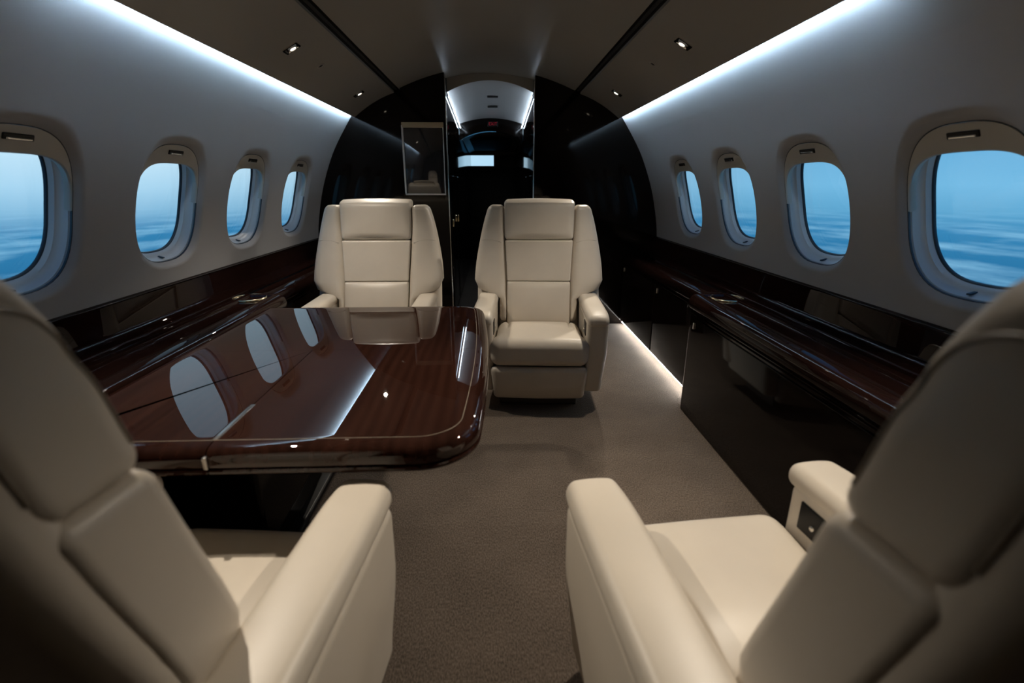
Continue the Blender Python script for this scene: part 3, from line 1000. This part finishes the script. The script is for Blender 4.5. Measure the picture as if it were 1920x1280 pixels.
# ------------------------------------------------------------------ ceiling spot lamps in the outer panels
def ceil_lamp(s, y, label, power, aim):
    t = .47
    x, z = side_pt(t)
    (xa, za), (xb, zb_) = side_pt(t - .05), side_pt(t + .05)
    tx, tz = xb - xa, zb_ - za
    L_ = math.hypot(tx, tz); tx /= L_; tz /= L_
    # local frame: u across the panel (towards the slot), v along y, w down out of the panel
    U = Vector((s * tx, 0, tz)); V_ = Vector((0, 1, 0)); Wd = Vector((-s * tz * -1, 0, -tx * -1))
    Wd = Vector((tz * -s * -1, 0, tx)) if False else Vector((s * -tz * -1, 0, -abs(tx)))
    Wd = U.cross(V_); Wd = Wd if Wd.z < 0 else -Wd
    rt = empty('ceiling_lamp', (s * x, y, z))
    def wp(a, b_, c_):
        p = U * a + V_ * b_ + Wd * c_
        return (p.x, p.y, p.z)
    # bezel frame
    o_ = round_rect(-.036, -.030, .036, .030, (.006,) * 4, 3)
    i_ = round_rect(-.029, -.023, .029, .023, (.004,) * 4, 3)
    n_ = len(o_)
    vv = [wp(a, b_, 0) for a, b_ in o_] + [wp(a, b_, .004) for a, b_ in o_] + [wp(a, b_, .0045) for a, b_ in i_] + [wp(a * .8, b_ * .8, .0015) for a, b_ in i_]
    ff = [(k * n_ + j, k * n_ + (j + 1) % n_, (k + 1) * n_ + (j + 1) % n_, (k + 1) * n_ + j) for k in range(3) for j in range(n_)] + [tuple(range(3 * n_, 4 * n_))]
    sharp(link_mesh('bezel', vv, ff, 'chrome', rt), 30)
    eye = [wp(r_ * math.cos(an) + .004, r_ * math.sin(an), c_) for (r_, c_) in ((.019, .001), (.019, .007), (.015, .009), (.013, .004)) for an in [2 * math.pi * k / 20 for k in range(20)]]
    ff = [(k * 20 + j, k * 20 + (j + 1) % 20, (k + 1) * 20 + (j + 1) % 20, (k + 1) * 20 + j) for k in range(3) for j in range(20)]
    link_mesh('eyeball', eye, ff, 'satin', rt)
    bl = [wp(.0115 * math.cos(an) + .004, .0115 * math.sin(an), .0055) for an in [2 * math.pi * k / 20 for k in range(20)]]
    link_mesh('bulb', bl + [wp(.004, 0, .0065)], [(k, (k + 1) % 20, 20) for k in range(20)], 'bulb', rt)
    ld = bpy.data.lights.new('lamp_beam', 'SPOT')
    ld.energy = power; ld.color = (1.0, .88, .73); ld.spot_size = math.radians(95); ld.spot_blend = .9; ld.shadow_soft_size = .012
    lo = bpy.data.objects.new('lamp_beam', ld); COL.objects.link(lo); lo.parent = rt
    p = Wd * .02
    lo.location = p
    d = Vector(aim) - (Vector((s * x, y, z)) + p)
    lo.rotation_euler = d.to_track_quat('-Z', 'Y').to_euler()
    tag(rt, label, 'lamp', 'rectangular chrome ceiling lamps')
LP = 44
ceil_lamp(-1, 3.51, 'small lit chrome lamp in the left ceiling panel nearest the bulkhead', LP * .8, (-.62, 3.0, .5))
ceil_lamp(-1, 2.41, 'larger chrome lamp in the left ceiling panel above the table', LP * .75, (-.62, 2.3, .5))
ceil_lamp(-1, 1.25, 'chrome lamp in the left ceiling panel above the near table edge', LP * 1.25, (-.5, 1.0, .5))
ceil_lamp(1, 3.42, 'small lit chrome lamp in the right ceiling panel nearest the bulkhead', LP, (.3, 3.0, .5))
ceil_lamp(1, 2.28, 'larger lit chrome lamp in the right ceiling panel above the cup ring', LP * .75, (.4, 2.2, .4))
ceil_lamp(1, 1.20, 'chrome lamp in the right ceiling panel above the near right seat', LP * 1.25, (.5, .9, .5))

# small dark round vents between the lamps
for s, y in ((-1, 2.76), (1, 2.66)):
    x, z = side_pt(.5)
    vt = empty('air_vent', (s * x, y, z))
    ang = math.atan2(SLOT_O[1] - COVE[1], COVE[0] - SLOT_O[0]) * s
    d1 = lathe('vent_ring', [(.020, .0), (.019, -.003), (.013, -.004), (.012, -.001)], 'ceil', vt, n=24)
    d2 = lathe('vent_nozzle', [(.0005, -.0035), (.006, -.003), (.0115, -.001)], 'slot', vt, n=24)
    for d_ in (d1, d2): d_.rotation_euler = (0, ang, 0)
    tag(vt, 'small round air vent in the %s ceiling panel between the lamps' % ('left' if s < 0 else 'right'), 'vent', 'ceiling air vents')
